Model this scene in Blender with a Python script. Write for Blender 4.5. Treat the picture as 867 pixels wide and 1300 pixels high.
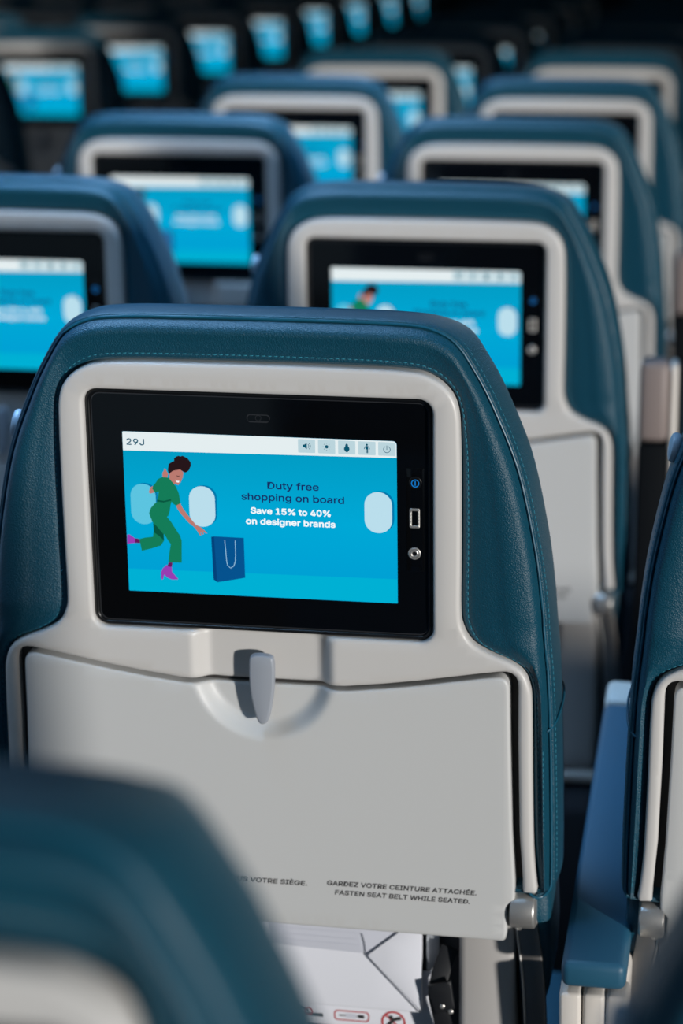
import bpy, bmesh, math, random
import numpy as np
from mathutils import Vector, Matrix, Euler
from mathutils.geometry import delaunay_2d_cdt
random.seed(7)
PI = math.pi
for o in list(bpy.data.objects): bpy.data.objects.remove(o)
SC = bpy.context.scene
COL = SC.collection

# ------------------------------------------------------------------ camera
YAW, PIT, ROL, FPX = 0.17985, 0.24776, -0.0020, 3007.7
cd = bpy.data.cameras.new('camera'); cam = bpy.data.objects.new('camera', cd); COL.objects.link(cam)
F = Vector((-math.sin(YAW)*math.cos(PIT), math.cos(YAW)*math.cos(PIT), -math.sin(PIT)))
R_ = Vector((math.cos(YAW), math.sin(YAW), 0)); U_ = R_.cross(F)
R2 = R_*math.cos(ROL)+U_*math.sin(ROL); U2 = -R_*math.sin(ROL)+U_*math.cos(ROL)
cam.matrix_world = Matrix(((R2.x, U2.x, -F.x, 0), (R2.y, U2.y, -F.y, 0), (R2.z, U2.z, -F.z, 1.443), (0, 0, 0, 1)))
cd.sensor_fit = 'VERTICAL'; cd.sensor_height = 36.0; cd.sensor_width = 24.0
cd.lens = 36.0*FPX/1300.0
cd.clip_start = 0.05; cd.clip_end = 100
cd.dof.use_dof = True; cd.dof.focus_distance = 1.66; cd.dof.aperture_fstop = 4.6
SC.camera = cam

# ------------------------------------------------------------------ world, sun, lamps, exposure
SC.view_settings.view_transform = 'Standard'; SC.view_settings.look = 'None'
SC.view_settings.gamma = 1; SC.view_settings.use_curve_mapping = False
SC.view_settings.exposure = 0.0
w = bpy.data.worlds.new('daylight'); SC.world = w; w.use_nodes = True
bg = w.node_tree.nodes['Background']
bg.inputs[0].default_value = (0.52, 0.77, 1.0, 1); bg.inputs[1].default_value = 0.19

def lamp(name, kind, loc, direction, energy, color, **kw):
    l = bpy.data.lights.new(name, kind); l.energy = energy; l.color = color
    for k, v in kw.items(): setattr(l, k, v)
    o = bpy.data.objects.new(name, l); COL.objects.link(o); o.location = loc
    o.rotation_euler = Vector(direction).to_track_quat('-Z', 'Y').to_euler()
    return o
lamp('sunlight', 'SUN', (3, -2, 3), (-0.72, 0.68, -0.03), 3.3, (1.0, 0.965, 0.92), angle=math.radians(2.5))

lamp('aisle_light', 'AREA', (-.75, 2.2, 2.2), (0, -.1, -1), 34, (.34, .62, 1.0), shape='RECTANGLE', size=.3, size_y=4.4, spread=math.radians(85))

# ------------------------------------------------------------------ materials
def srgb(r, g, b):
    f = lambda c: (c/255)/12.92 if c/255 <= .04045 else ((c/255+.055)/1.055)**2.4
    return (f(r), f(g), f(b), 1)
def mat(name, color, rough=.5, metal=0, spec=.5, emit=None, estr=1, coat=0):
    m = bpy.data.materials.new(name); m.use_nodes = True
    b = m.node_tree.nodes['Principled BSDF']
    b.inputs['Base Color'].default_value = color; b.inputs['Roughness'].default_value = rough
    b.inputs['Metallic'].default_value = metal; b.inputs['Specular IOR Level'].default_value = spec
    b.inputs['Coat Weight'].default_value = coat
    if emit: b.inputs['Emission Color'].default_value = emit; b.inputs['Emission Strength'].default_value = estr
    return m
def add_bump(m, scales, strength, dist=.0006, colvar=None):
    nt = m.node_tree; b = nt.nodes['Principled BSDF']
    tc = nt.nodes.new('ShaderNodeTexCoord'); prev = None
    for kind, sc, st in scales:
        if kind == 'v':
            t = nt.nodes.new('ShaderNodeTexVoronoi'); out = t.outputs['Distance']
        else:
            t = nt.nodes.new('ShaderNodeTexNoise'); t.inputs['Detail'].default_value = 5; out = t.outputs['Fac']
        t.inputs['Scale'].default_value = sc
        nt.links.new(tc.outputs['Object'], t.inputs['Vector'])
        bp = nt.nodes.new('ShaderNodeBump'); bp.inputs['Strength'].default_value = st*strength
        bp.inputs['Distance'].default_value = dist
        nt.links.new(out, bp.inputs['Height'])
        if prev: nt.links.new(prev.outputs[0], bp.inputs['Normal'])
        prev = bp
    nt.links.new(prev.outputs[0], b.inputs['Normal'])
    return m
def plain_emit(name, c, s=1.0):
    m = bpy.data.materials.new(name); m.use_nodes = True; nt = m.node_tree
    for n in list(nt.nodes):
        if n.type != 'OUTPUT_MATERIAL': nt.nodes.remove(n)
    e = nt.nodes.new('ShaderNodeEmission'); e.inputs[0].default_value = c; e.inputs[1].default_value = s
    nt.links.new(e.outputs[0], nt.nodes['Material Output'].inputs[0]); return m

M = {}
M['leather'] = add_bump(mat('teal_leather', srgb(2, 66, 86), .43, spec=.42), [('v', 850, .8), ('n', 1300, 1.0), ('n', 45, .8)], .45, .0008)
_b = M['leather'].node_tree.nodes['Principled BSDF']; _b.inputs['Sheen Weight'].default_value = .16; _b.inputs['Sheen Roughness'].default_value = .35; _b.inputs['Sheen Tint'].default_value = (.7, .85, .9, 1)
M['thread'] = mat('teal_thread', srgb(36, 120, 142), .8)
M['piping'] = mat('teal_piping', srgb(14, 82, 106), .4)
M['shell'] = add_bump(mat('grey_plastic', srgb(200, 198, 195), .38, spec=.4), [('n', 1500, .3)], .15, .0003)
M['tray'] = add_bump(mat('tray_plastic', srgb(196, 197, 196), .42, spec=.35), [('n', 1500, .3)], .15, .0003)
M['latch'] = mat('latch_plastic', srgb(150, 156, 165), .4)
M['knob'] = mat('knob_plastic', srgb(165, 182, 196), .35)
M['darkgap'] = mat('dark_plastic', srgb(48, 46, 45), .6)
M['black'] = mat('black_plastic', srgb(14, 14, 15), .28)
M['glass'] = mat('black_glass', srgb(7, 8, 10), .08, spec=.5)
M['edge'] = mat('glass_edge', srgb(70, 72, 76), .2, metal=.6)
M['metal'] = mat('brushed_metal', srgb(196, 194, 190), .36, metal=.75)
M['arm_metal'] = mat('dark_metal', srgb(128, 125, 122), .4, metal=.7)
M['panel'] = mat('grey_panel', srgb(176, 173, 170), .5)
M['fabric_dark'] = mat('dark_fabric', srgb(30, 32, 38), .9)
M['pocket_black'] = mat('pocket_black', srgb(22, 24, 28), .5)
M['pocket_grey'] = mat('pocket_grey', srgb(72, 74, 79), .6)
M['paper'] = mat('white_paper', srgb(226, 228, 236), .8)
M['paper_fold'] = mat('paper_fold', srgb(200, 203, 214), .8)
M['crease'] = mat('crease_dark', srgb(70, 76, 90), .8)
M['foil'] = mat('clear_film', srgb(190, 195, 200), .15, metal=.4)
M['print_dark'] = mat('dark_print', srgb(42, 42, 44), .7)
M['print_red'] = mat('red_print', srgb(180, 32, 36), .7)
M['pad'] = add_bump(mat('blue_armrest_pad', srgb(36, 88, 114), .5), [('n', 700, .4)], .2, .0004)
M['pad_shaded'] = mat('shaded_armrest_pad', srgb(7, 11, 15), .8, spec=.15)  # raised armrest's blue pad, its shadow put into the near-black colour
M['cap'] = mat('cream_cap', srgb(214, 208, 200), .45)
M['cap_taupe'] = mat('taupe_cap', srgb(132, 120, 116), .5)
M['floor'] = add_bump(mat('carpet', srgb(30, 36, 48), .95), [('n', 300, .8)], .5, .003)
M['wall'] = mat('cabin_wall', srgb(150, 158, 168), .6)
M['ceil'] = mat('cabin_ceiling', srgb(190, 198, 208), .7)
M['curtain'] = mat('bulkhead_grey', srgb(52, 62, 76), .8)
# picture colours on the lit displays
M['p_cyan'] = plain_emit('picture_cyan', srgb(0, 163, 208))
nt = M['p_cyan'].node_tree
_tc = nt.nodes.new('ShaderNodeTexCoord'); _sp = nt.nodes.new('ShaderNodeSeparateXYZ'); _rp = nt.nodes.new('ShaderNodeValToRGB')
_mr = nt.nodes.new('ShaderNodeMapRange'); _mr.inputs[1].default_value = -.045; _mr.inputs[2].default_value = .05
nt.links.new(_tc.outputs['Object'], _sp.inputs[0]); nt.links.new(_sp.outputs['Z'], _mr.inputs[0])
nt.links.new(_mr.outputs[0], _rp.inputs[0])
_rp.color_ramp.elements[0].color = srgb(0, 160, 212); _rp.color_ramp.elements[1].color = srgb(2, 156, 196)
_e = _rp.color_ramp.elements.new(.45); _e.color = srgb(0, 168, 214)
nt.links.new(_rp.outputs[0], nt.nodes['Emission'].inputs[0])
M['p_floor'] = plain_emit('picture_floor', srgb(0, 176, 212))
M['p_white'] = plain_emit('picture_bar', srgb(228, 238, 240))
M['p_button'] = plain_emit('picture_button', srgb(186, 212, 220))
M['p_icon'] = plain_emit('picture_icon', srgb(8, 84, 108))
M['p_navy'] = plain_emit('picture_navy', srgb(20, 46, 100))
M['p_pure'] = plain_emit('picture_text', srgb(244, 250, 252))
M['p_win'] = plain_emit('picture_window', srgb(186, 222, 236))
M['p_win_teal'] = plain_emit('picture_window_teal', srgb(92, 196, 224))
M['p_edge'] = plain_emit('picture_window_edge', srgb(0, 122, 172))
M['p_green'] = plain_emit('picture_green', srgb(20, 124, 88))
M['p_green2'] = plain_emit('picture_dark_green', srgb(8, 84, 62))
M['p_skin'] = plain_emit('picture_skin', srgb(186, 122, 112))
M['p_hair'] = plain_emit('picture_hair', srgb(38, 22, 26))
M['p_purple'] = plain_emit('picture_purple', srgb(152, 62, 178))
M['p_plum'] = plain_emit('picture_plum', srgb(98, 24, 90))
M['p_bag'] = plain_emit('picture_bag', srgb(6, 82, 142))
M['p_bag2'] = plain_emit('picture_bag_side', srgb(4, 66, 122))
M['p_string'] = plain_emit('picture_string', srgb(150, 198, 226))
M['led_blue'] = plain_emit('blue_led', srgb(20, 120, 200))
M['light'] = plain_emit('light_panel', (0.55, 0.75, 1, 1), 1.2)

# ------------------------------------------------------------------ mesh helpers
# seat-back coordinates: u to the right, v up the back, w out towards the row behind (all in millimetres)
def P3(u, v, w): return (u*.001, -w*.001, v*.001)
def mesh_obj(name, verts, faces, m, parent=None, smooth=True, mats=None, fm=None):
    me = bpy.data.meshes.new(name); me.from_pydata(verts, [], faces); me.update()
    for mm in (mats or [m]): me.materials.append(mm)
    if fm:
        for p, i in zip(me.polygons, fm): p.material_index = i
    if smooth:
        for p in me.polygons: p.use_smooth = True
    o = bpy.data.objects.new(name, me); COL.objects.link(o)
    if parent: o.parent = parent
    return o
def fix_normals(o):
    bm = bmesh.new(); bm.from_mesh(o.data); bmesh.ops.recalc_face_normals(bm, faces=bm.faces); bm.to_mesh(o.data); bm.free(); return o
def sharp(o, deg=40):
    o.data.set_sharp_from_angle(angle=math.radians(deg)); return o
def catmull(pts, n=6, closed=False):
    pts = [np.array(p, float) for p in pts]; N = len(pts); out = []
    rng = range(N if closed else N-1)
    for i in rng:
        g = lambda k: pts[k % N] if closed else pts[min(max(k, 0), N-1)]
        a, b, c, d = g(i-1), g(i), g(i+1), g(i+2)
        for j in range(n):
            t = j/n
            out.append(.5*((2*b)+(c-a)*t+(2*a-5*b+4*c-d)*t*t+(3*b-a-3*c+d)*t**3))
    if not closed: out.append(pts[-1])
    return [tuple(p) for p in out]
def rrect(u0, v0, u1, v1, r, n=6):
    out = []
    for cx, cy, a0 in ((u1-r, v1-r, 0), (u0+r, v1-r, PI/2), (u0+r, v0+r, PI), (u1-r, v0+r, 1.5*PI)):
        for k in range(n+1):
            a = a0+k*PI/2/n; out.append((cx+r*math.cos(a), cy+r*math.sin(a)))
    return out
def round_poly(pts, radii, n=5):
    """closed polygon with rounded corners"""
    out = []; N = len(pts)
    for i in range(N):
        p = np.array(pts[i], float); a = np.array(pts[i-1], float); b = np.array(pts[(i+1) % N], float)
        r = radii[i] if isinstance(radii, (list, tuple)) else radii
        if r <= 0: out.append(tuple(p)); continue
        da = (a-p)/np.linalg.norm(a-p); db = (b-p)/np.linalg.norm(b-p)
        c = np.clip(da@db, -1, 1); th = math.acos(c); t = min(r/math.tan(th/2), .48*min(np.linalg.norm(a-p), np.linalg.norm(b-p)))
        for k in range(n+1):
            s = k/n; q = (1-s)**2*(p+da*t)+2*s*(1-s)*p+s*s*(p+db*t); out.append(tuple(q))
    return out
def densify(pts, step):
    out = []; N = len(pts)
    for i in range(N):
        a = np.array(pts[i]); b = np.array(pts[(i+1) % N]); L = np.linalg.norm(b-a)
        k = max(1, int(math.ceil(L/step)))
        for j in range(k): out.append(tuple(a+(b-a)*j/k))
    res = []
    for p in out:
        if not res or math.hypot(p[0]-res[-1][0], p[1]-res[-1][1]) > .12: res.append(p)
    if math.hypot(res[0][0]-res[-1][0], res[0][1]-res[-1][1]) < .12: res.pop()
    return res
def inside(P, loops):
    x = P[:, 0]; y = P[:, 1]; c = np.zeros(len(P), bool)
    for L in loops:
        A = np.array(L); B = np.roll(A, -1, 0)
        for (x1, y1), (x2, y2) in zip(A, B):
            if y1 == y2: continue
            k = ((y1 > y) != (y2 > y)) & (x < (x2-x1)*(y-y1)/(y2-y1)+x1); c ^= k
    return c
def dist_to(P, loops):
    d = np.full(len(P), 1e9)
    for L in loops:
        A = np.array(L); B = np.roll(A, -1, 0)
        for a, b in zip(A, B):
            ab = b-a; q = ab@ab
            if q < 1e-12: continue
            t = np.clip(((P-a)@ab)/q, 0, 1); e = P-(a+t[:, None]*ab)
            d = np.minimum(d, np.sqrt((e*e).sum(1)))
    return d
def plate_data(outline, holes=(), w=0., thick=8., rr=2., step=4., grid=None, hfun=None, extra=None):
    """A moulded plate: front face with rounded edges of radius rr, height field hfun(u,v), and a skirt."""
    loops = [densify(L, step) for L in [outline]+list(holes)]
    base = [p for L in loops for p in L]
    edges = []; k = 0
    for L in loops:
        n = len(L); edges += [(k+i, k+(i+1) % n) for i in range(n)]; k += n
    pts = list(base)
    if rr > 0:
        for fr in (.12, .4, 1.0):
            dd = rr*fr; cand = []
            for li, L in enumerate(loops):
                A = np.array(L); T = np.roll(A, -1, 0)-np.roll(A, 1, 0); T /= np.linalg.norm(T, axis=1)[:, None]+1e-9
                for s in (1, -1):
                    cand.append(A+s*dd*np.stack([-T[:, 1], T[:, 0]], 1))
            cand = np.concatenate(cand); ok = inside(cand, loops); cand = cand[ok]
            d = dist_to(cand, loops); pts += [tuple(q) for q in cand[d > dd*.93]]
    gs = [grid] if grid else []
    A = np.array(outline)
    if grid:
        gx, gy = np.meshgrid(np.arange(A[:, 0].min()+grid/2, A[:, 0].max(), grid), np.arange(A[:, 1].min()+grid/2, A[:, 1].max(), grid))
        g = np.stack([gx.ravel(), gy.ravel()], 1)
        if extra is not None:
            (x0, y0, x1, y1, st) = extra
            g = g[~((g[:, 0] > x0) & (g[:, 0] < x1) & (g[:, 1] > y0) & (g[:, 1] < y1))]
            ex, ey = np.meshgrid(np.arange(x0, x1, st), np.arange(y0, y1, st)); g = np.concatenate([g, np.stack([ex.ravel(), ey.ravel()], 1)])
        g = g[inside(g, loops)]; g = g[dist_to(g, loops) > rr+1.0]; pts += [tuple(q) for q in g]
    res = delaunay_2d_cdt([Vector(p) for p in pts], edges, [], 0, 1e-4)
    V = np.array([tuple(v) for v in res[0]]); T = [tuple(f) for f in res[2]]
    C = np.array([V[list(t)].mean(0) for t in T]); ok = inside(C, loops); T = [t for t, k in zip(T, ok) if k]
    d = dist_to(V, loops)
    z = np.zeros(len(V))
    if rr > 0: z = -rr+np.sqrt(np.maximum(rr*rr-np.maximum(rr-d, 0)**2, 0))
    if hfun is not None: z = z+hfun(V[:, 0], V[:, 1])
    verts = [P3(V[i, 0], V[i, 1], w+z[i]) for i in range(len(V))]
    faces = []
    for t in T:
        a, b, c = [V[i] for i in t]
        ccw = (b[0]-a[0])*(c[1]-a[1])-(b[1]-a[1])*(c[0]-a[0]) > 0
        faces.append(t if ccw else t[::-1])
    # skirt along boundary edges
    if thick > 0:
        cnt = {}
        for f in faces:
            for i in range(3): cnt[(f[i], f[(i+1) % 3])] = 1
        be = [e for e in cnt if (e[1], e[0]) not in cnt]
        mp = {}
        for a, b in be:
            for q in (a, b):
                if q not in mp:
                    mp[q] = len(verts); verts.append(P3(V[q, 0], V[q, 1], w-thick))
            faces.append((b, a, mp[a], mp[b]))
    return verts, faces
def plate(name, outline, m, parent=None, **kw):
    v, f = plate_data(outline, **kw)
    o = mesh_obj(name, v, f, m, parent); return sharp(o, 50)
def solid_plate(name, outline, m, parent=None, w=0, thick=5, rr=1.5, step=3):
    """closed plate (front and back)"""
    v, f = plate_data(outline, w=w, thick=thick-.01, rr=rr, step=step)
    L = densify(outline, step); n0 = len(v)
    v = v+[P3(p[0], p[1], w-thick) for p in L]; f = f+[tuple(range(n0, n0+len(L)))[::-1]]
    return sharp(mesh_obj(name, v, f, m, parent), 50)
def flat(polys, w):
    """list of (outline, holes?) polygons -> verts, faces at height w"""
    V = []; Fc = []
    for pl in polys:
        L = pl if isinstance(pl, dict) else {'o': pl}
        v, f = plate_data(L['o'], holes=L.get('h', ()), w=w+L.get('dw', 0), thick=0, rr=0, step=50)
        k = len(V); V += v; Fc += [tuple(i+k for i in t) for t in f]
    return V, Fc
def flat_obj(name, polys, w, m, parent): v, f = flat(polys, w); return mesh_obj(name, v, f, m, parent, smooth=False)
def multi_flat(name, layers, w0, parent, dw=.012):
    """stack of coloured flat shapes forming one printed or displayed picture"""
    V = []; Fc = []; fm = []; mats = []
    for k, (poly, m) in enumerate(layers):
        if m not in mats: mats.append(m)
        v, f = flat([poly], w0+k*dw); n = len(V); V += v; Fc += [tuple(i+n for i in t) for t in f]; fm += [mats.index(m)]*len(f)
    return mesh_obj(name, V, Fc, None, parent, smooth=False, mats=mats, fm=fm)
def circle(cx, cy, r, n=20, ry=None): return [(cx+r*math.cos(2*PI*k/n), cy+(ry or r)*math.sin(2*PI*k/n)) for k in range(n)]
def stadium(cx, cy, hw, hh, n=8):
    r = hw; return rrect(cx-hw, cy-hh, cx+hw, cy+hh, r*.98, n)
def stroke(pts, wd):
    """ribbon of width wd along a polyline, as one polygon outline"""
    A = np.array(pts, float); n = len(A); T = np.zeros_like(A)
    T[1:-1] = A[2:]-A[:-2]; T[0] = A[1]-A[0]; T[-1] = A[-1]-A[-2]; T /= np.linalg.norm(T, axis=1)[:, None]
    N = np.stack([-T[:, 1], T[:, 0]], 1)*wd/2
    return [tuple(p) for p in A+N]+[tuple(p) for p in (A-N)[::-1]]
def ring(cx, cy, r, wd, a0=0, a1=2*PI, n=24):
    if a1-a0 > 6.28: return {'o': circle(cx, cy, r+wd/2, n), 'h': [circle(cx, cy, r-wd/2, n)]}
    return stroke([(cx+r*math.cos(a0+(a1-a0)*k/n), cy+r*math.sin(a0+(a1-a0)*k/n)) for k in range(n+1)], wd)
FONT = None
try:
    import os
    _p = os.path.join(bpy.utils.resource_path('LOCAL'), 'datafiles', 'fonts', 'Inter.woff2')
    if os.path.exists(_p): FONT = bpy.data.fonts.load(_p)
except Exception: FONT = None
def text_obj(name, lines, w, m, parent, bold=0.0, slant=0.0):
    """lines: (string, u0, u1, baseline v, cap height) ; lettering becomes flat mesh"""
    V = []; Fc = []
    dg = None
    for s, u0, u1, vb, hgt in lines:
        c = bpy.data.curves.new('t', 'FONT'); c.body = s; c.size = 1
        if FONT: c.font = FONT
        c.resolution_u = 3; c.shear = slant
        o = bpy.data.objects.new('t', c); COL.objects.link(o)
        bpy.context.view_layer.update()
        me = bpy.data.meshes.new_from_object(o)
        A = np.array([v.co[:2] for v in me.vertices]); x0, x1 = A[:, 0].min(), A[:, 0].max()
        k = len(V); sx = (u1-u0)/(x1-x0); sy = hgt/.70
        sh = [(0, 0)]+([(bold*math.cos(q*PI/4), bold*math.sin(q*PI/4)) for q in range(8)] if bold else [])
        for j, (du, dv) in enumerate(sh):
            k = len(V); V += [P3(u0+(a[0]-x0)*sx+du, vb+a[1]*sy+dv, w+j*.0015) for a in A]
            Fc += [tuple(i+k for i in p.vertices) for p in me.polygons]
        bpy.data.objects.remove(o); bpy.data.meshes.remove(me); bpy.data.curves.remove(c)
    return mesh_obj(name, V, Fc, m, parent, smooth=False)
def box(name, x0, y0, z0, x1, y1, z1, m, parent=None, bev=.0, seg=3):
    bm = bmesh.new(); bmesh.ops.create_cube(bm, size=1)
    for v in bm.verts: v.co = Vector((x0+(v.co.x+.5)*(x1-x0), y0+(v.co.y+.5)*(y1-y0), z0+(v.co.z+.5)*(z1-z0)))
    if bev: bmesh.ops.bevel(bm, geom=list(bm.edges), offset=bev, segments=seg, affect='EDGES', profile=.5)
    me = bpy.data.meshes.new(name); bm.to_mesh(me); bm.free(); me.materials.append(m)
    if bev:
        for p in me.polygons: p.use_smooth = True
    o = bpy.data.objects.new(name, me); COL.objects.link(o)
    if bev: sharp(o, 60)
    if parent: o.parent = parent
    return o
def bbox_uvw(name, u0, v0, w0, u1, v1, w1, m, parent, bev=1.0):
    return box(name, u0*.001, -w1*.001, v0*.001, u1*.001, -w0*.001, v1*.001, m, parent, bev*.001)
def lathe(name, prof, origin, axis, m, parent=None, n=24):
    """prof: (radius, distance along axis) in mm; origin (u,v,w) mm, axis in uvw"""
    ax = Vector((axis[0], -axis[2], axis[1])).normalized(); q = ax.to_track_quat('Z', 'Y')
    o0 = Vector(P3(*origin)); V = []; Fc = []
    for r, d in prof:
        for k in range(n):
            a = 2*PI*k/n; V.append(tuple(o0+q @ Vector((r*.001*math.cos(a), r*.001*math.sin(a), d*.001))))
    for i in range(len(prof)-1):
        for k in range(n):
            a, b = i*n+k, i*n+(k+1) % n; Fc.append((a, b, b+n, a+n))
    Fc.append(tuple(range(n))[::-1]); Fc.append(tuple(range((len(prof)-1)*n, len(prof)*n)))
    return sharp(mesh_obj(name, V, Fc, m, parent), 40)
def sweep(name, path, hw, hd, m, parent=None, rnd=.3, closed=False, n=12, up=(0, 0, 1)):
    """rounded-rectangle section swept along path in (u,v,w) mm; hw half width across, hd half depth along w"""
    Pp = [Vector(p) for p in path]; N = len(Pp); V = []; Fc = []
    sec = []
    for k in range(n):
        a = 2*PI*k/n; c, s = math.cos(a), math.sin(a); e = 1-rnd*.75
        sec.append((math.copysign(abs(c)**e, c), math.copysign(abs(s)**e, s)))
    for i, p in enumerate(Pp):
        t = (Pp[(i+1) % N]-Pp[i-1]) if closed or 0 < i < N-1 else (Pp[1]-Pp[0] if i == 0 else Pp[-1]-Pp[-2])
        t.normalize(); U = Vector(up); s = t.cross(U).normalized(); b = s.cross(t).normalized()
        for a, c in sec:
            q = p+s*(a*hw)+b*(c*hd); V.append(P3(*q))
    for i in range(N if closed else N-1):
        for k in range(n):
            a, b = i*n+k, i*n+(k+1) % n; c = ((i+1) % N)*n
            Fc.append((a, b, c+(k+1) % n, c+k))
    if not closed: Fc.append(tuple(range(n))[::-1]); Fc.append(tuple(range((N-1)*n, N*n)))
    return sharp(fix_normals(mesh_obj(name, V, Fc, m, parent)), 45)
def empty(name, loc=(0, 0, 0)):
    o = bpy.data.objects.new(name, None); COL.objects.link(o); o.location = loc; o.empty_display_size = .1; return o
def tag(o, label, cat, group=None):
    o['label'] = label; o['category'] = cat
    if group: o['group'] = group
    return o
def struct(o): o['kind'] = 'structure'; return o
# ------------------------------------------------------------------ the setting
struct(box('floor', -4.0, -1.0, -.05, 3.2, 14.0, 0, M['floor']))
struct(box('wall_front', -4.0, 13.6, 0, 3.2, 13.7, 2.3, M['curtain']))
struct(box('wall_left', -4.1, -1.0, 0, -3.75, 13.6, 2.3, M['wall']))
struct(box('wall_right_sunblock', 2.1, 2.75, 0, 2.2, 13.6, 2.3, M['wall']))  # unseen side wall, near end placed to keep sun off the far rows
struct(box('wall_right_sunblock', 2.1, -.35, 0, 2.2, 2.745, .80, M['wall']))  # unseen low wall added to shade the lower backs of the rows ahead
struct(box('ceiling', -4.1, -1.0, 2.3, 3.2, 13.7, 2.36, M['ceil']))

# ------------------------------------------------------------------ seat-back outlines (mm)
KEY = [((0, 114.7), (0, 144.5)), ((60, 114.4), (60, 144.3)), ((108, 113.3), (100, 143.5)), ((126, 109.0), (123, 140.6)), ((138.5, 99.5), (140, 131.5)),
       ((144.3, 86), (153, 113)), ((145.6, 64), (167, 86)), ((146, 30), (185, 40)), ((146, -20), (197.5, -18)), ((145.8, -62), (203, -60)),
       ((147.8, -76), (204.2, -76)), ((154.5, -87), (205.2, -87)), ((167, -94.5), (206, -96)), ((181, -100), (206.8, -104)), ((191, -107), (207.5, -112)),
       ((196.3, -118), (208.3, -125)), ((198, -135), (209.3, -145)), ((199, -198), (211, -200)), ((200.5, -248), (212, -250)), ((203.5, -279), (212, -284))]
def mirror(h): return [(-u, v) for u, v in h[::-1] if abs(u) > 1e-6]
SUB = 6
Sh = catmull([k[0] for k in KEY], SUB); Oh = catmull([k[1] for k in KEY], SUB)
def full(h): return mirror(h)[::1]+h          # from bottom-left over the top to bottom-right
S_full = [(-u, v) for u, v in Sh[::-1]][:-1]+Sh; O_full = [(-u, v) for u, v in Oh[::-1]][:-1]+Oh
# close along the bottom
nb = 10
S_full += [(Sh[-1][0]*(1-2*k/nb), -281) for k in range(1, nb)]; O_full += [(Oh[-1][0]*(1-2*k/nb), -286) for k in range(1, nb)]
NT = len(S_full)
A_S = np.array(S_full); A_O = np.array(O_full)

TR_TOP = [(0, -130.3), (62, -129.2), (100, -124.6), (132, -119.0), (160, -113.8), (174, -111.6)]     # tray table's top edge, right half
def tray_outline():
    r = [(0, -130.3), (31, -130.2), (62, -129.0), (90, -125.6), (115, -121.8), (140, -117.4), (160, -113.9), (181.5, -110.5), (182.5, -165), (184.5, -235), (187, -276), (187, -289), (181.3, -295), (181.3, -324), (90, -323.5), (0, -323)]
    full = r+[(-u, v) for u, v in r[::-1][1:-1]]
    rad = [0, 0, 0, 0, 0, 0, 0, 9, 0, 0, 0, 5, 4, 5, 0, 0]; rad = rad+rad[::-1][1:-1]
    return round_poly(full, rad)[::-1]
def dish(u, v):
    q = np.where(v > -118, np.abs(u), np.hypot(u, v+118)); t = np.clip((54.5-q)/15, 0, 1)
    return -10.0*(t*t*(3-2*t))*(v < -60)
BEZ = rrect(-126, -87.5, 126, 93, 10)

# ------------------------------------------------------------------ builders of the seat's parts
def norm_out(L):
    A = np.array(L); T = np.roll(A, -1, 0)-np.roll(A, 1, 0); T /= np.linalg.norm(T, axis=1)[:, None]+1e-9
    N = np.stack([-T[:, 1], T[:, 0]], 1)
    return N if (N*(A-A.mean(0))).sum() > 0 else -N
N_O = norm_out(O_full)
def ring_prof():
    """list of (function of index -> position, w)"""
    g = np.linalg.norm(A_O-A_S, axis=1)[:, None]; d = (A_O-A_S)/g; gv = g[:, 0]
    L = []
    def inn(x, w): L.append((A_S+d*np.minimum(x, .38*g) if x > 0 else A_S+d*x, np.full(NT, float(w))))
    def outr(x, w): L.append((A_O-d*np.minimum(x, .38*g), np.full(NT, float(w))))
    bulge = np.minimum(4.5, gv*.09)
    inn(-7, -15); inn(-.5, -10); inn(1.6, -6.5); inn(3.2, -4.6); inn(4.4, -4.5); inn(5.2, -4.9); inn(6.2, -4.2); inn(9, -2.6)
    for f, q in ((.42, .1), (.55, .55), (.66, .95)): L.append((A_S+d*g*f, -2.6+bulge*q))
    outr(8.5, .4); outr(5.5, -.6); outr(3.6, -2.6); outr(1.8, -6.4); outr(.6, -10.6); outr(0, -11.6)
    return L
LOOPS_BACK = ring_prof()
GUS = [(.6, -11.2), (1.6, -10.2), (2.8, -10.4), (3.6, -12.0), (4.0, -14.5), (4.6, -19), (5.6, -30), (6.2, -45), (5.6, -62), (3.0, -76), (-3, -88), (-12, -96), (-26, -101)]
GUS_TOP = [.6, 1.4, 2.4, 3.0, 3.4, 3.8, 3.6, 2.0, -2.5, -9, -16, -24, -36]
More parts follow.
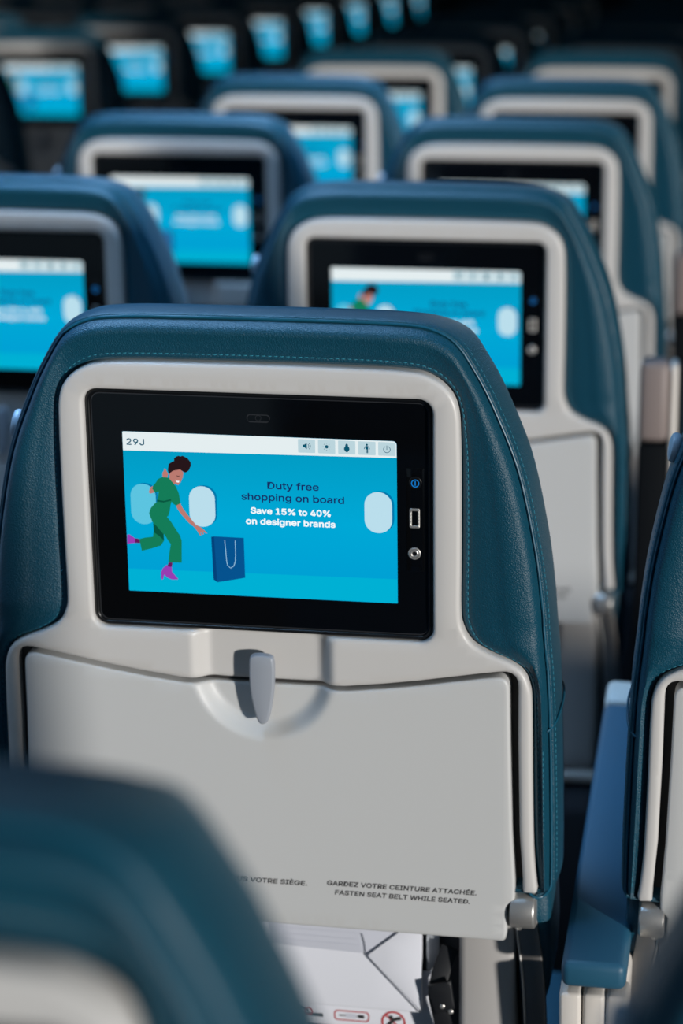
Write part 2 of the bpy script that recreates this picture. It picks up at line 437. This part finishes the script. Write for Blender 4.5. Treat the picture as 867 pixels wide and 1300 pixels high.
def make_cushion():
    ny = np.clip(N_O[:, 1:2], 0, 1)**2
    loops = list(LOOPS_BACK)+[(A_O+N_O*(o*(1-ny)+ot*ny), np.full(NT, float(w))) for (o, w), ot in zip(GUS, GUS_TOP)]
    # soft unevenness of the stuffed gusset and face
    V = []; rnd = np.random.RandomState(3)
    ph = rnd.rand(6)*6.28
    s = np.arange(NT)/NT*2*PI
    wav = sum(np.sin(s*k+ph[i]) for i, k in enumerate((7, 11, 17)))*.25
    for li, (xy, w) in enumerate(loops):
        k = 1.0 if 8 <= li <= 12 else .3
        for i in range(NT): V.append(P3(xy[i][0], xy[i][1], w[i]+wav[i]*k))
    Fc = []
    for li in range(len(loops)-1):
        for i in range(NT):
            a, b = li*NT+i, li*NT+(i+1) % NT; Fc.append((a, b, b+NT, a+NT))
    last = (len(loops)-1)*NT
    # front face, gently domed: two more shrinking loops then a cap
    for sc, w in ((.8, -106), (.5, -110), (.2, -111)):
        xy = (A_O+N_O*-26); c = np.array([0, -70]); xy = c+(xy-c)*sc; k = len(V)
        V += [P3(p[0], p[1], w) for p in xy]
        for i in range(NT):
            a, b = last+i, last+(i+1) % NT; Fc.append((a, b, k+(i+1) % NT, k+i))
        last = k
    Fc.append(tuple(range(last, last+NT)))
    Fc.append(tuple(range(NT))[::-1])
    return fix_normals(mesh_obj('backrest_cushion', V, Fc, M['leather']))
def stitch_runs(runs, name='stitching', pitch=4.4, ln=2.9, hw=.36):
    """runs: list of polylines in (u,v,w) -> dashes of thread"""
    V = []; Fc = []
    for R in runs:
        A = np.array(R); seg = np.linalg.norm(np.diff(A, axis=0), axis=1); cum = np.concatenate([[0], np.cumsum(seg)])
        L = cum[-1]; s = 1.0
        f = lambda x: np.array([np.interp(x, cum, A[:, j]) for j in range(3)])
        while s+ln < L:
            p, q = f(s), f(s+ln); m = (p+q)/2; t = (q-p); t /= np.linalg.norm(t)+1e-9
            nrm = np.array([0, 0, 1.]); b = np.cross(t, nrm); b /= np.linalg.norm(b)+1e-9; nn = np.cross(b, t)
            k = len(V)
            for c, hgt in ((p, -.5), (m, .32), (q, -.5)):
                for sg in (-1, 1): V.append(P3(*(c+b*hw*sg+nn*(hgt-.1))))
                V.append(P3(*(c+nn*(hgt+.2))))
            for r in (0, 1):
                a = k+r*3
                Fc += [(a, a+2, a+5, a+3), (a+2, a+1, a+4, a+5)]
            s += pitch
    return V, Fc
def make_stitching():
    runs = []
    n = 2*len(Sh)-1
    xy, w = LOOPS_BACK[5]
    runs.append([(xy[i][0], xy[i][1], w[i]+.5) for i in range(2, n-2)])
    for o, w_, dw in ((4.3, -16.0, 0), ):
        ny = np.clip(N_O[:, 1:2], 0, 1)**2; P_ = A_O+N_O*((o-.15)*(1-ny)+3.05*ny); runs.append([(P_[i][0], P_[i][1], w_) for i in range(2, n-2)])
    d = (A_S-A_O)/np.linalg.norm(A_S-A_O, axis=1)[:, None]
    Q = A_O+d*4.2
    for rng in (range(2, 16), range(n-16, n-2)): runs.append([(Q[i][0], Q[i][1], -1.6) for i in rng])
    v, f = stitch_runs(runs)
    # gusset stitches point sideways: widen along depth
    return fix_normals(mesh_obj('stitching', v, f, M['thread']))

def make_shell():
    h = Sh[:]
    to = tray_outline()
    # tray opening, right half, offset outwards by the groove
    inner = [(0, -127.2), (31, -127.0), (62, -125.8), (90, -122.3), (115, -118.5), (140, -114.0), (160, -110.4), (188.2, -105.8), (188.6, -165), (190.2, -235), (192.8, -272), (193, -283)]
    rad = [0, 0, 0, 0, 0, 0, 0, 14, 0, 0, 0, 2]
    out = Sh[:-1]+[(203.8, -279), (203, -283.5)]
    right = out
    loop = [(-u, v) for u, v in right[::-1]][:-1]+right
    innr = inner[::-1]; inl = [(-u, v) for u, v in inner[1:]]
    poly = loop+innr+inl
    radii = [0]*len(loop)+rad[::-1]+rad[1:]
    radii[0] = 3; radii[len(loop)-1] = 3
    poly = round_poly(poly, radii)
    hf = lambda u, v: dish(u, v)+np.where(v > -80, 1.2*np.clip((v+95)/30, 0, 1), 0)
    return plate('shell', poly, M['shell'], holes=[rrect(-126.6, -88.2, 126.6, 93.6, 10.5)], w=2.0, thick=14, rr=3.2, step=4, grid=7, hfun=hf, extra=(-58, -128, 58, -88, 2.2))
def make_tray():
    hf = lambda u, v: dish(u, v)
    return plate('tray_table', tray_outline(), M['tray'], w=2.2, thick=15, rr=2.2, step=4, grid=9, hfun=hf, extra=(-58, -176, 58, -129, 2.2))

ART = {
 'hair': [(-66.9, 34.6), (-66.3, 37.7), (-64.1, 39.2), (-62.3, 40.0), (-62.1, 42.1), (-60.6, 43.4), (-59.0, 44.1), (-57.4, 43.7), (-55.8, 44.2), (-54.0, 43.3), (-52.3, 42.6), (-51.2, 41.2), (-50.0, 39.5), (-49.9, 37.1), (-50.7, 35.1), (-51.5, 33.4), (-53.8, 31.7), (-55.4, 32.0), (-56.2, 32.7), (-58.0, 33.3), (-61.0, 32.5), (-63.1, 31.6), (-64.2, 29.9), (-65.4, 29.3), (-66.6, 30.9), (-67.1, 32.7)],
 'face': [(-65.6, 30.8), (-63.5, 32.6), (-61.0, 33.2), (-58.0, 33.8), (-55.9, 32.2), (-55.7, 30.5), (-56.2, 29.2), (-56.0, 28.0), (-56.8, 27.2), (-57.1, 25.7), (-58.1, 24.0), (-59.9, 22.0), (-61.4, 22.6), (-62.6, 23.8), (-64.1, 25.4), (-65.5, 27.0), (-66.1, 29.1)],
 'smile': [(-61.9, 26.0), (-60.7, 25.1), (-58.8, 25.2), (-59.3, 23.9), (-60.8, 24.1)],
 'lash': [(-60.8, 29.4), (-59.9, 28.8), (-58.6, 29.1), (-58.6, 28.7), (-59.9, 28.3), (-60.9, 28.9)],
 'neck': [(-65.2, 27.9), (-61.8, 23.3), (-63.3, 21.5), (-67.2, 26.8)],
 'torso': [(-74.6, 26.0), (-72.5, 27.1), (-69.7, 27.6), (-66.7, 27.1), (-63.8, 23.7), (-61.5, 20.6), (-59.6, 15.7), (-58.6, 8.1), (-62.0, 6.3), (-63.8, 7.4), (-65.2, 9.3), (-66.0, 7.0), (-66.9, 1.8), (-68.3, -2.3), (-76.4, 3.8), (-76.1, 9.8), (-75.0, 13.2), (-74.6, 16.6), (-77.4, 15.5), (-79.3, 18.4), (-78.6, 20.6), (-76.3, 23.4)],
 'belt': [(-76.1, 10.1), (-71.0, 9.5), (-65.9, 11.0), (-65.4, 10.0), (-71.1, 8.3), (-76.2, 8.8)],
 'legs': [(-78.2, 6.9), (-76.2, 8.3), (-66.8, 6.2), (-67.1, 1.8), (-69.1, -2.7), (-66.2, -6.3), (-63.3, -11.2), (-59.8, -16.7), (-58.8, -20.6), (-59.4, -37.4), (-69.4, -37.6), (-68.3, -29.6), (-67.1, -23.5), (-69.7, -19.6), (-72.0, -15.7), (-72.0, -21.0), (-74.6, -24.9), (-81.1, -27.3), (-89.1, -29.6), (-90.6, -20.6), (-85.6, -19.2), (-80.3, -18.4), (-79.5, -13.8), (-79.7, -7.8), (-81.3, -4.1), (-82.4, -0.2), (-81.0, 3.6)],
 'shade': [(-79.7, -7.8), (-77.3, -9.9), (-72.3, -16.0), (-72.0, -21.0), (-73.2, -19.8), (-75.8, -17.4), (-79.3, -15.0)],
 'arm': [(-62.0, 6.3), (-58.7, 8.1), (-57.2, 4.7), (-54.9, 1.3), (-51.8, -2.8), (-47.6, -7.8), (-48.6, -9.9), (-53.4, -6.0), (-58.3, -0.1), (-60.8, 3.3)],
 'hand': [(-48.6, -9.9), (-47.3, -7.8), (-43.8, -9.7), (-41.6, -11.6), (-39.6, -13.7), (-40.3, -14.2), (-42.9, -12.4), (-42.0, -14.6), (-43.0, -15.0), (-44.6, -12.9), (-44.0, -15.7), (-44.9, -15.7), (-47.0, -12.3)],
 'elbow': [(-78.9, 20.6), (-80.9, 19.0), (-82.0, 15.8), (-81.3, 14.6), (-78.8, 15.2), (-75.3, 17.3), (-77.3, 16.2), (-79.2, 18.3)],
 'hand2': [(-70.1, 32.6), (-71.2, 30.7), (-71.3, 27.9), (-70.1, 26.9), (-67.9, 27.0), (-67.0, 30.0), (-68.0, 31.9), (-68.6, 33.6), (-69.6, 34.1)],
 'boot1': [(-99.7, -17.9), (-98.1, -17.4), (-96.2, -18.6), (-94.0, -20.2), (-93.9, -23.8), (-96.7, -24.1), (-99.8, -24.8)],
 'sock1': [(-94.0, -20.2), (-90.4, -20.6), (-90.0, -23.6), (-93.9, -23.8)],
 'sock2': [(-69.2, -37.7), (-66.2, -37.6), (-67.1, -41.2), (-70.3, -40.6)],
 'boot2': [(-71.0, -39.8), (-67.1, -40.9), (-66.9, -45.0), (-64.7, -47.6), (-62.7, -49.8), (-62.8, -50.6), (-67.2, -50.8), (-70.3, -49.7), (-73.0, -47.3), (-73.9, -51.0), (-75.2, -51.1), (-75.4, -45.8), (-73.8, -42.5)],
 'bag': [(-34.6, -16.0), (-12.5, -16.2), (-12.3, -46.8), (-33.2, -51.3)],
 'bagside': [(-36.7, -16.5), (-34.6, -16.0), (-33.2, -51.3), (-35.9, -49.2)],
 'handle': [(-26.7, -18.5), (-26.1, -27.6), (-25.7, -34.5), (-25.0, -38.2), (-22.8, -39.8), (-20.4, -38.0), (-19.2, -34.2), (-18.8, -27.3), (-18.9, -18.5)],
}

def make_display(mon):
    W = .9    # height of the lit panel above the glass plane
    d = flat_obj('display', [round_poly([(-100, -61), (100, -61), (100, 61), (-100, 61)], [1, 1, 3, 1])], -4.4, M['p_cyan'], mon)
    w0 = -4.35
    out = []
    out.append(flat_obj('picture_floor', [[(-99.8, -60.8), (99.8, -60.8), (99.8, -42.4), (-12, -43.2), (-99.8, -43.8)]], w0, M['p_floor'], mon))
    out.append(flat_obj('status_bar', [round_poly([(-99.9, 46.6), (99.9, 48.6), (99.9, 60.9), (-99.9, 60.9)], [0, 0, 3, 1])], w0+.03, M['p_white'], mon))
    for cu, cv, m, ds in ((-86.4, 6.4, 'p_win_teal', 9.4), (-42.6, 6.4, 'p_win', 9.6), (86.4, 7.4, 'p_win', 10.0)):
        out.append(multi_flat('cabin_window_picture', [(stadium(cu+1.5, cv+.8, ds, 15.4), M['p_edge']), (stadium(cu, cv, ds, 15.4), M[m])], w0+.02, mon))
    G, G2, SK, PU, PL = M['p_green'], M['p_green2'], M['p_skin'], M['p_purple'], M['p_plum']
    lay = [(ART['boot1'], PU), (ART['sock1'], PL), (ART['boot2'], PU), (ART['sock2'], PL), (ART['hand2'], SK), (ART['elbow'], SK), (ART['legs'], G), (ART['shade'], G2), (ART['arm'], SK), (ART['hand'], SK),
           (ART['neck'], SK), (ART['torso'], G), (ART['belt'], G2), (ART['hair'], M['p_hair']), (ART['face'], SK), (ART['smile'], M['p_pure']), (ART['lash'], M['p_hair'])]
    out.append(multi_flat('woman_picture', lay, w0+.06, mon, .006))
    out.append(multi_flat('shopping_bag_picture', [(ART['bagside'], M['p_bag2']), (ART['bag'], M['p_bag']), (stroke(ART['handle'], .55), M['p_string'])], w0+.05, mon))
    out.append(text_obj('heading_text', [('Duty free', 6.1, 43.4, 22.0, 6.9), ('shopping on board', -13.2, 61.6, 13.0, 6.9)], w0+.05, M['p_navy'], mon, .17))
    out.append(text_obj('offer_text', [('Save 15% to 40%', -6.6, 51.6, 2.9, 6.0), ('on designer brands', -10.3, 54.9, -5.2, 6.0)], w0+.05, M['p_pure'], mon, .26))
    I = M['p_icon']
    for k, cu in enumerate((35.2, 49.7, 64.2, 78.7, 93.0)):
        cv = 55.0; b = (rrect(cu-6.2, cv-5.0, cu+6.2, cv+5.0, .6), M['p_button'])
        if k == 0: ic = [([(cu-2.8, cv-1), (cu-1.6, cv-1), (cu+.2, cv-2.4), (cu+.2, cv+2.4), (cu-1.6, cv+1), (cu-2.8, cv+1)], I), (ring(cu, cv, 1.6, .4, -.9, .9, 8), I), (ring(cu, cv, 2.8, .4, -.9, .9, 8), I)]
        elif k == 1: ic = [(circle(cu, cv, 1.25), I)]+[(circle(cu+2.5*math.cos(a*PI/4), cv+2.5*math.sin(a*PI/4), .26, 8), I) for a in range(8)]
        elif k == 2: ic = [(circle(cu, cv-1.0, 2.0), I), ([(cu-1.2, cv+.4), (cu-.8, cv+2.4), (cu, cv+3), (cu+.8, cv+2.4), (cu+1.2, cv+.4)], I), (rrect(cu-.9, cv-3.3, cu+.9, cv-2.6, .2), I)]
        elif k == 3: ic = [(circle(cu, cv+2.6, .75), I), (rrect(cu-.9, cv-.8, cu+.9, cv+1.7, .3), I), (stroke([(cu-1.1, cv+1.4), (cu-2.0, cv-.6)], .5), I), (stroke([(cu+1.1, cv+1.4), (cu+2.0, cv-.6)], .5), I), (rrect(cu-.85, cv-3.6, cu-.12, cv-.7, .2), I), (rrect(cu+.12, cv-3.6, cu+.85, cv-.7, .2), I)]
        else: ic = [(ring(cu, cv-.3, 2.4, .4, 2.1, 2.1+5.3, 20), I), (rrect(cu-.2, cv-.6, cu+.2, cv+2.6, .1), I)]
        out.append(multi_flat('icon_button', [b]+ic, w0+.06, mon, .008))
    return out

def make_seat():
    root = empty('airline_seat')
    back = []                                         # parts that lean with the back
    def B(o): o.parent = root; back.append(o); return o
    B(make_cushion()); B(make_stitching())
    # piping round the seam between back face and side panel
    n = 2*len(Sh)-1; pp = A_O+N_O*.9
    B(sweep('seam_piping', [(pp[i][0], pp[i][1], -10.6) for i in range(0, n)], 1.1, 1.1, M['piping'], n=8, rnd=0))
    # seam across the headrest cover's lower edge, each side
    sh = B(make_shell())
    plate('backing_panel', rrect(-199, -280, 199, -90, 10), M['darkgap'], sh, w=-12.5, thick=4, rr=0, step=30)
    tr = B(make_tray())
    text_obj('warning_text', [('GARDEZ VOTRE CEINTURE ATTACHÉE.', 45.7, 158.5, -286.9, 4.9), ('FASTEN SEAT BELT WHILE SEATED.', 51.5, 153.5, -294.4, 4.9),
                              ('SOUS VOTRE SIÈGE.', -33.5, 30, -288.7, 4.9)], 2.26, M['print_dark'], tr, .2, .12)
    # monitor
    mon = B(solid_plate('monitor', BEZ, M['black'], w=-4.5, thick=12, rr=1.2))
    o = plate('bezel_rim', rrect(-126, -87.5, 126, 93, 10), M['black'], mon, holes=[rrect(-122.8, -84.6, 123.2, 89.8, 7)], w=-2.2, thick=4, rr=1.2, step=4)
    plate('glass_edge', rrect(-122.6, -84.4, 123.0, 89.6, 7), M['edge'], mon, holes=[rrect(-121.8, -83.6, 122.2, 88.8, 6.4)], w=-4.25, thick=.5, rr=0, step=5)
    flat_obj('glass', [{'o': rrect(-121.8, -83.6, 122.2, 88.8, 6.4)}], -4.46, M['glass'], mon)
    flat_obj('camera_window', [ring(0.5, 74.3, 2.0, .35, 0, 2*PI)], -4.43, M['edge'], mon)
    plate('camera_frame', rrect(-8, 72, 9, 77, 2.4), M['edge'], mon, holes=[rrect(-7.3, 71, 8.3, 76.3, 2)], w=-4.4, thick=.2, rr=0, step=3)
    make_display(mon)
    # controls to the right of the display
    plate('control_strip', rrect(106.8, -36, 119.5, 42, 1.5), M['glass'], mon, w=-4.2, thick=.5, rr=.2, step=6)
    pb = lathe('power_button', [(4.6, -.3), (4.6, .3), (4.2, .6), (3.4, .5), (.1, .45)], (113.2, 31, -4.2), (0, 0, 1), M['black'], mon)
    flat_obj('power_symbol', [ring(113.2, 30.6, 2.6, .7, 0, 2*PI), rrect(112.8, 28.9, 113.6, 32.4, .2)], -3.55, M['led_blue'], mon)
    plate('usb_port', rrect(108.9, -2.9, 116.4, 11.9, 1.2), M['metal'], mon, holes=[rrect(110.6, -.9, 114.8, 9.9, .4)], w=-3.3, thick=1.5, rr=.5, step=3)
    lathe('headphone_jack', [(4.6, -.2), (4.6, .5), (4.0, 1.0), (3.2, 1.0), (2.9, .2), (2.9, .9), (2.3, 1.2), (1.6, .9), (1.5, -.1)], (112.4, -22.1, -4.2), (0, 0, 1), M['metal'], mon)
    flat_obj('jack_socket', [circle(112.4, -22.1, 1.5)], -4.05, M['black'], mon)
    # latch holding the tray table
    lo = catmull([(-8.6, -107), (-6.5, -103.6), (0, -102.8), (7, -103.8), (9.2, -107.5), (9.4, -120), (8.3, -134), (6.0, -147), (4.0, -154.5), (0.5, -157.2), (-3.0, -155.5), (-5.8, -147), (-8.2, -134), (-9.0, -120)], 4, True)
    la = B(solid_plate('tray_latch', lo[::-1], M['latch'], w=7.0, thick=6.5, rr=1.6, step=3))
    lathe('latch_pivot', [(4.5, 0), (4.5, 10)], (0, -117, -9), (0, 0, 1), M['latch'], la)
    # knob on the window-side edge
    B(lathe('side_knob', [(3.4, 0), (3.4, 5), (9.4, 5.6), (10.6, 7.2), (10.6, 9.6), (9.6, 11.4), (6.5, 12.4), (.2, 12.7)], (-179.5, 54, -34), (-1, .18, .12), M['knob']))
    for s in (-1, 1):                                  # seam where the headrest cover ends
        B(sweep('cover_seam', catmull([(s*208.5, -156, -7), (s*212.5, -153, -12), (s*215.2, -150, -22), (s*216.8, -146, -45), (s*215.6, -142, -64), (s*210, -140, -80)], 5), .9, .9, M['piping'], n=8, rnd=0))
    # tray hinges and arms
    for s in (-1, 1):
        hb = B(lathe('tray_hinge', [(11.5, 0), (14.2, .8), (14.6, 2), (14.6, 17), (14.2, 18.3), (12.5, 19.4), (.3, 19.8)], (s*183.2, -300.5, -8), (s, 0, 0), M['metal'], n=36))
        lathe('screw', [(2.4, 0), (2.4, .7), (1.7, 1.0), (1.0, .9), (.9, .1)], (s*190, -312.5, 0.2), (0, -.55, 1), M['metal'], hb, 14)
        ap = catmull([(s*194.5, -306, -12), (s*197, -325, -10), (s*200.5, -350, -8), (s*203, -385, -8), (s*203.5, -430, -12), (s*199, -490, -26), (s*193, -540, -48)], 6)
        B(sweep('tray_arm', ap, 8.2, 3.0, M['arm_metal'], rnd=.8, n=12))
        sweep('arm_inner_edge', [(p[0]-s*8.4, p[1], p[2]+.8) for p in ap], 1.0, 3.0, M['metal'], back[-1], rnd=.5, n=8)
    # lower part of the back
    lc = []
    for k, (v, hw, wb, wf) in enumerate([(-284, 206, -14, -92), (-289, 212, -9, -96), (-310, 212.5, -10, -97), (-340, 213.5, -12, -97), (-372, 212, -17, -97), (-398, 206, -27, -98), (-425, 200, -38, -100), (-480, 199, -42, -104), (-540, 198, -44, -108), (-560, 197, -44, -104)]):
        lc.append([(u, v, w) for u, w in round_poly([(-hw, wf), (hw, wf), (hw, wb), (189, wb), (189, -46), (-189, -46), (-189, wb), (-hw, wb)], [14, 14, 8, 3, 2, 2, 3, 8])])
    V = []; Fc = []; nn = len(lc[0])
    for L in lc: V += [P3(*q) for q in L]
    for i in range(len(lc)-1):
        for k in range(nn): Fc.append((i*nn+k, i*nn+(k+1) % nn, (i+1)*nn+(k+1) % nn, (i+1)*nn+k))
    Fc.append(tuple(range(nn))); Fc.append(tuple(range((len(lc)-1)*nn, len(lc)*nn))[::-1])
    lcu = B(fix_normals(mesh_obj('lower_cushion', V, Fc, M['leather'])))
    sweep('lower_piping', catmull([(196, -282, -4), (200, -286.5, -2), (206, -287.5, -3), (211, -284.5, -8), (213, -279, -16)], 4), 1.3, 1.3, M['piping'], lcu, n=8, rnd=0)
    lp = B(plate('lower_panel', rrect(-187, -500, 187, -300, 12), M['panel'], holes=[rrect(-144, -492, 144, -316, 8)], w=-7, thick=34, rr=6, step=6))
    plate('pocket_lining', rrect(-146, -494, 146, -314, 8), M['pocket_grey'], lp, w=-38, thick=2, rr=0, step=30)
    plate('pocket_front', rrect(-142, -492, 142, -424, 10), M['fabric_dark'], lp, w=-14, thick=4, rr=1.5, step=8)
    B(sweep('trim_bar', [(-188, -508, -12), (0, -508, -8), (188, -508, -12)], 7, 6, M['cap'], n=12, rnd=.6))
    # upright parts, metres
    def Lw(o): o.parent = root; return o
    Lw(box('seat_pan_cushion', -.215, .04, .33, .215, .53, .45, M['leather'], None, .035, 4))
    Lw(box('seat_base', -.20, .02, .27, .20, .49, .33, M['fabric_dark'], None, .01, 2))
    Lw(box('back_bracket', -.19, -.01, .28, .19, .07, .50, M['fabric_dark'], None, .012, 2))
    for sx in (-1, 1):
        for y in (.06, .42):
            Lw(box('leg', sx*.15-.018, y-.018, .0, sx*.15+.018, y+.018, .275, M['arm_metal'], None, .006, 2))
    return root, back

REC = 0.07015; HGT = 1.0204; PIV = -.56
def set_recline(parts, delta=0.0):
    a = REC+delta
    py, pz = -PIV*math.sin(REC), HGT+PIV*math.cos(REC)
    loc = Vector((0, py+PIV*math.sin(a), pz-PIV*math.cos(a)))
    for o in parts: o.location = loc; o.rotation_euler = (a, 0, 0)
seat0, back0 = make_seat()
BACKN = {o.name.split('.')[0] for o in back0}
set_recline(back0)
X0, Y0, PITCH = -.3536, 1.6125, .8247
def copy_seat(loc, delta=0.0):
    r = seat0.copy(); COL.objects.link(r); r.location = loc; bk = []
    for ch in seat0.children:
        c = ch.copy(); COL.objects.link(c); c.parent = r
        if ch.name.split('.')[0] in BACKN: bk.append(c)
        for g in ch.children:
            if g.name.startswith('seat_number'): continue
            d = g.copy(); COL.objects.link(d); d.parent = c
    set_recline(bk, delta); return r
seat0.location = (X0, Y0, 0)
tag(seat0, 'large sharp teal leather seat with screen reading 29J and grey folded tray table', 'airline seat', 'airline seats')

ORD = ['', 'first', 'second', 'third', 'fourth', 'fifth', 'sixth', 'seventh', 'eighth', 'ninth', 'tenth', 'eleventh', 'twelfth', 'thirteenth']
def seat(x, row, label, delta=0.0, dy=0.0):
    return tag(copy_seat((x, Y0+row*PITCH+dy, 0), delta), label, 'airline seat', 'airline seats')
XA, XB, XC, XD, XE, XZ = X0, X0-.4712, -1.79, -2.262, -2.734, .1276
fg = seat(XA+.031, -1, 'blurred teal seat top in the nearest foreground, at the bottom left corner', .009, -.14)
for ch in fg.children:                       # its headrest is pulled up
    if ch.name.split('.')[0] in ('backrest_cushion', 'stitching', 'seam_piping'): ch.location += Vector((0, -math.sin(REC), math.cos(REC)))*.012
seat(XZ+.02, -1, 'dark blurred teal seat shoulder in the foreground at the bottom right corner', 0.0, -.08)
seat(XZ, 0, 'teal seat cut off by the right edge, beside the sharp 29J seat')
seat(XZ, 1, 'teal seat almost hidden behind the cut off seat at the right edge')
for r in range(1, 9): seat(XA, r, 'teal seat with grey screen surround in the 29J column, %s one ahead of it' % ORD[r])
for r in range(1, 10): seat(XB, r, 'teal seat one column left of the sharp 29J seat, %s nearest the viewer' % ORD[r])
for r in range(4, 13): seat(XC, r, 'shaded seat in the column of cyan screens across the aisle, %s nearest the viewer' % ORD[r-3], 0, -.05)
for r in range(5, 10): seat(XD, r, 'dark seat one column behind the cyan aisle screens, %s nearest the viewer' % ORD[r-4], 0, -.05)
for r in range(6, 10): seat(XE, r, 'dark seat against the far left wall at the top left, %s nearest' % ORD[r-5], 0, -.05)
# the row number on the sharp seat's display only
mon0 = [o for o in seat0.children if o.name.startswith('monitor')][0]
text_obj('seat_number_text', [('29J', -97.0, -84.0, 51.0, 6.4)], -4.25, M['p_icon'], mon0, .12)

# ------------------------------------------------------------------ armrests between the seats
def armrest_down():
    r = empty('armrest')
    # local metres: y from 0 (rear) to .46 (front)
    pd = box('pad', -.0235, -.014, .0, .0235, .40, .022, M['pad'], r, .006, 3)
    box('front_cap', -.0235, .402, -.004, .0235, .445, .023, M['cap'], r, .006, 3)
    box('side_trim', -.025, .02, -.045, .025, .43, -.001, M['cap'], r, .006, 3)
    return r
a0 = armrest_down(); a0.location = (-.104, 1.603, .686); a0.rotation_euler = (math.radians(8.5), 0, 0)
tag(a0, 'lowered blue armrest with cream front cap, right of the sharp 29J seat', 'armrest')
for k in range(3): box('rear_housing', -.025+k*.0172, -.012, -.30, -.025+k*.0172+.0162, .012, -.006, M['cap'], a0, .003, 2)
box('post', -.016, .05, -.66, .016, .12, -.04, M['fabric_dark'], a0, .006, 2)
def armrest_up():
    r = empty('armrest')
    box('pad', -.0185, -.012, .02, .0125, .03, .300, M['pad_shaded'], r, .004, 2)
    box('end_cap', -.0185, -.013, .303, .0125, .03, .388, M['cap_taupe'], r, .007, 3)
    box('side_trim', .013, -.008, .06, .0215, .03, .386, M['cap'], r, .004, 2)
    box('post', -.016, -.012, -.60, .016, .045, .02, M['pad_shaded'], r, .006, 2)
    return r
u0 = armrest_up()
def copy_tree(o, parent=None):
    c = o.copy(); COL.objects.link(c); c.parent = parent
    for ch in o.children: copy_tree(ch, c)
    return c
k = 0
for r in (1, 2, 3, 4):
    a = u0 if k == 0 else copy_tree(u0); k += 1
    a.location = (-.1105, Y0+r*PITCH+.025, .60)
    tag(a, 'raised taupe-capped armrest right of the 29J column, %s nearest the viewer' % ORD[r], 'armrest', 'raised armrests')
for r in (1, 2, 3):
    a = copy_tree(u0); a.location = (X0-.2365, Y0+r*PITCH+.03, .50); a.scale = (.78, 1, 1)
    tag(a, 'raised armrest left of the seats ahead of 29J, %s nearest the viewer' % ORD[r], 'armrest', 'raised armrests')

# ------------------------------------------------------------------ things in the sharp seat's pocket
def place_back(o): o.location = back0[0].matrix_basis.translation+Vector((X0, Y0, 0)); o.rotation_euler = (REC, 0, 0)
bag = empty('paper_bag')
place_back(bag)
solid_plate('bag_body', [(-90, -403), (113, -403), (113.5, -318), (-90, -318)][::1], M['paper'], bag, w=-20, thick=9, rr=1.5, step=8)
solid_plate('fold_flap', [(71, -355), (113.6, -401), (114, -318), (104, -326)], M['paper'], bag, w=-18.7, thick=1.1, rr=.4, step=4)
plate('side_flap', [(-66, -318), (-6, -352), (-6, -318)], M['paper'], bag, w=-18.4, thick=1.4, rr=.4, step=4)
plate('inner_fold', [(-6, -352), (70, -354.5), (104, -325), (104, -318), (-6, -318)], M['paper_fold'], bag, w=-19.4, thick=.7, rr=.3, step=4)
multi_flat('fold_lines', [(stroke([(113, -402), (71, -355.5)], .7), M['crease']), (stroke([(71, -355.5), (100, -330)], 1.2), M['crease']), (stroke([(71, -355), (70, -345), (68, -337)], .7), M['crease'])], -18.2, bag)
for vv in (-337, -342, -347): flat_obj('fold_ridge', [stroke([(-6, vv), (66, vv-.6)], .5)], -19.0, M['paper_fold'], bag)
tag(bag, 'folded white paper bag in the seat pocket under the sharp tray table', 'paper bag')
card = empty('safety_card'); place_back(card)
solid_plate('card', rrect(-95, -440, 124, -372, 2), M['paper'], card, w=-30, thick=1.2, rr=.3, step=10)
plate('clear_sleeve', rrect(116, -440, 126, -340, 3), M['foil'], card, w=-31.5, thick=.6, rr=.2, step=10)
D_, RD = M['print_dark'], M['print_red']
pic = multi_flat('card_pictograms', [(rrect(-30, -416, -1, -395, .3), M['paper_fold']), (rrect(-24, -406, -14, -398, .3), D_), (rrect(-22, -404, -17, -400, .3), M['paper']), (rrect(-9, -407, -3, -400, .3), D_), (rrect(1, -430, 1.8, -393, .1), D_),
    (stroke([(8, -401), (14, -406), (34, -406)], 3), D_), (stroke([(12, -399), (22, -403)], 2), D_), (ring(22, -403.5, 3, 1.2, 0, 2*PI), RD),
    ({'o': rrect(43, -409, 71, -400, 3), 'h': [rrect(44, -408, 70, -401, 2.4)]}, RD), (stroke([(47, -404.5), (67, -404.5)], 1), D_), (rrect(52, -406.5, 61, -402.5, 1), M['paper_fold']), (rrect(62, -406, 67, -403, 1), D_),
    (ring(90, -407, 8.8, 1.7, 0, 2*PI), RD), (stroke([(84, -401), (96, -413)], 1.6), RD), (stroke([(85, -411), (90, -405), (96, -403)], 3), D_), (circle(88, -403, 1.8), D_)], -29.9, card, .01)
pic.location = (0, 0, -.0115)
tag(card, 'white safety card with red pictograms below the paper bag in the pocket', 'safety card')
strap = empty('buckle_strap'); place_back(strap)
sweep('webbing', catmull([(136, -345, -22), (130, -362, -18), (127, -380, -12), (131, -400, -10), (136, -430, -14)], 5), 7, 1.6, M['pocket_black'], strap, rnd=.8)
solid_plate('fold', [(120, -372), (138, -366), (141, -390), (126, -396)], M['pocket_black'], strap, w=-7, thick=3, rr=1, step=4)
for uu, vv in ((131.5, -388), (138, -392)): lathe('rivet', [(2.0, 0), (2.0, .8), (1.2, 1.4), (.2, 1.5)], (uu, vv, -7.4), (0, 0, 1), M['metal'], strap, 14)
tag(strap, 'black strap with two metal rivets beside the paper bag in the pocket', 'strap')
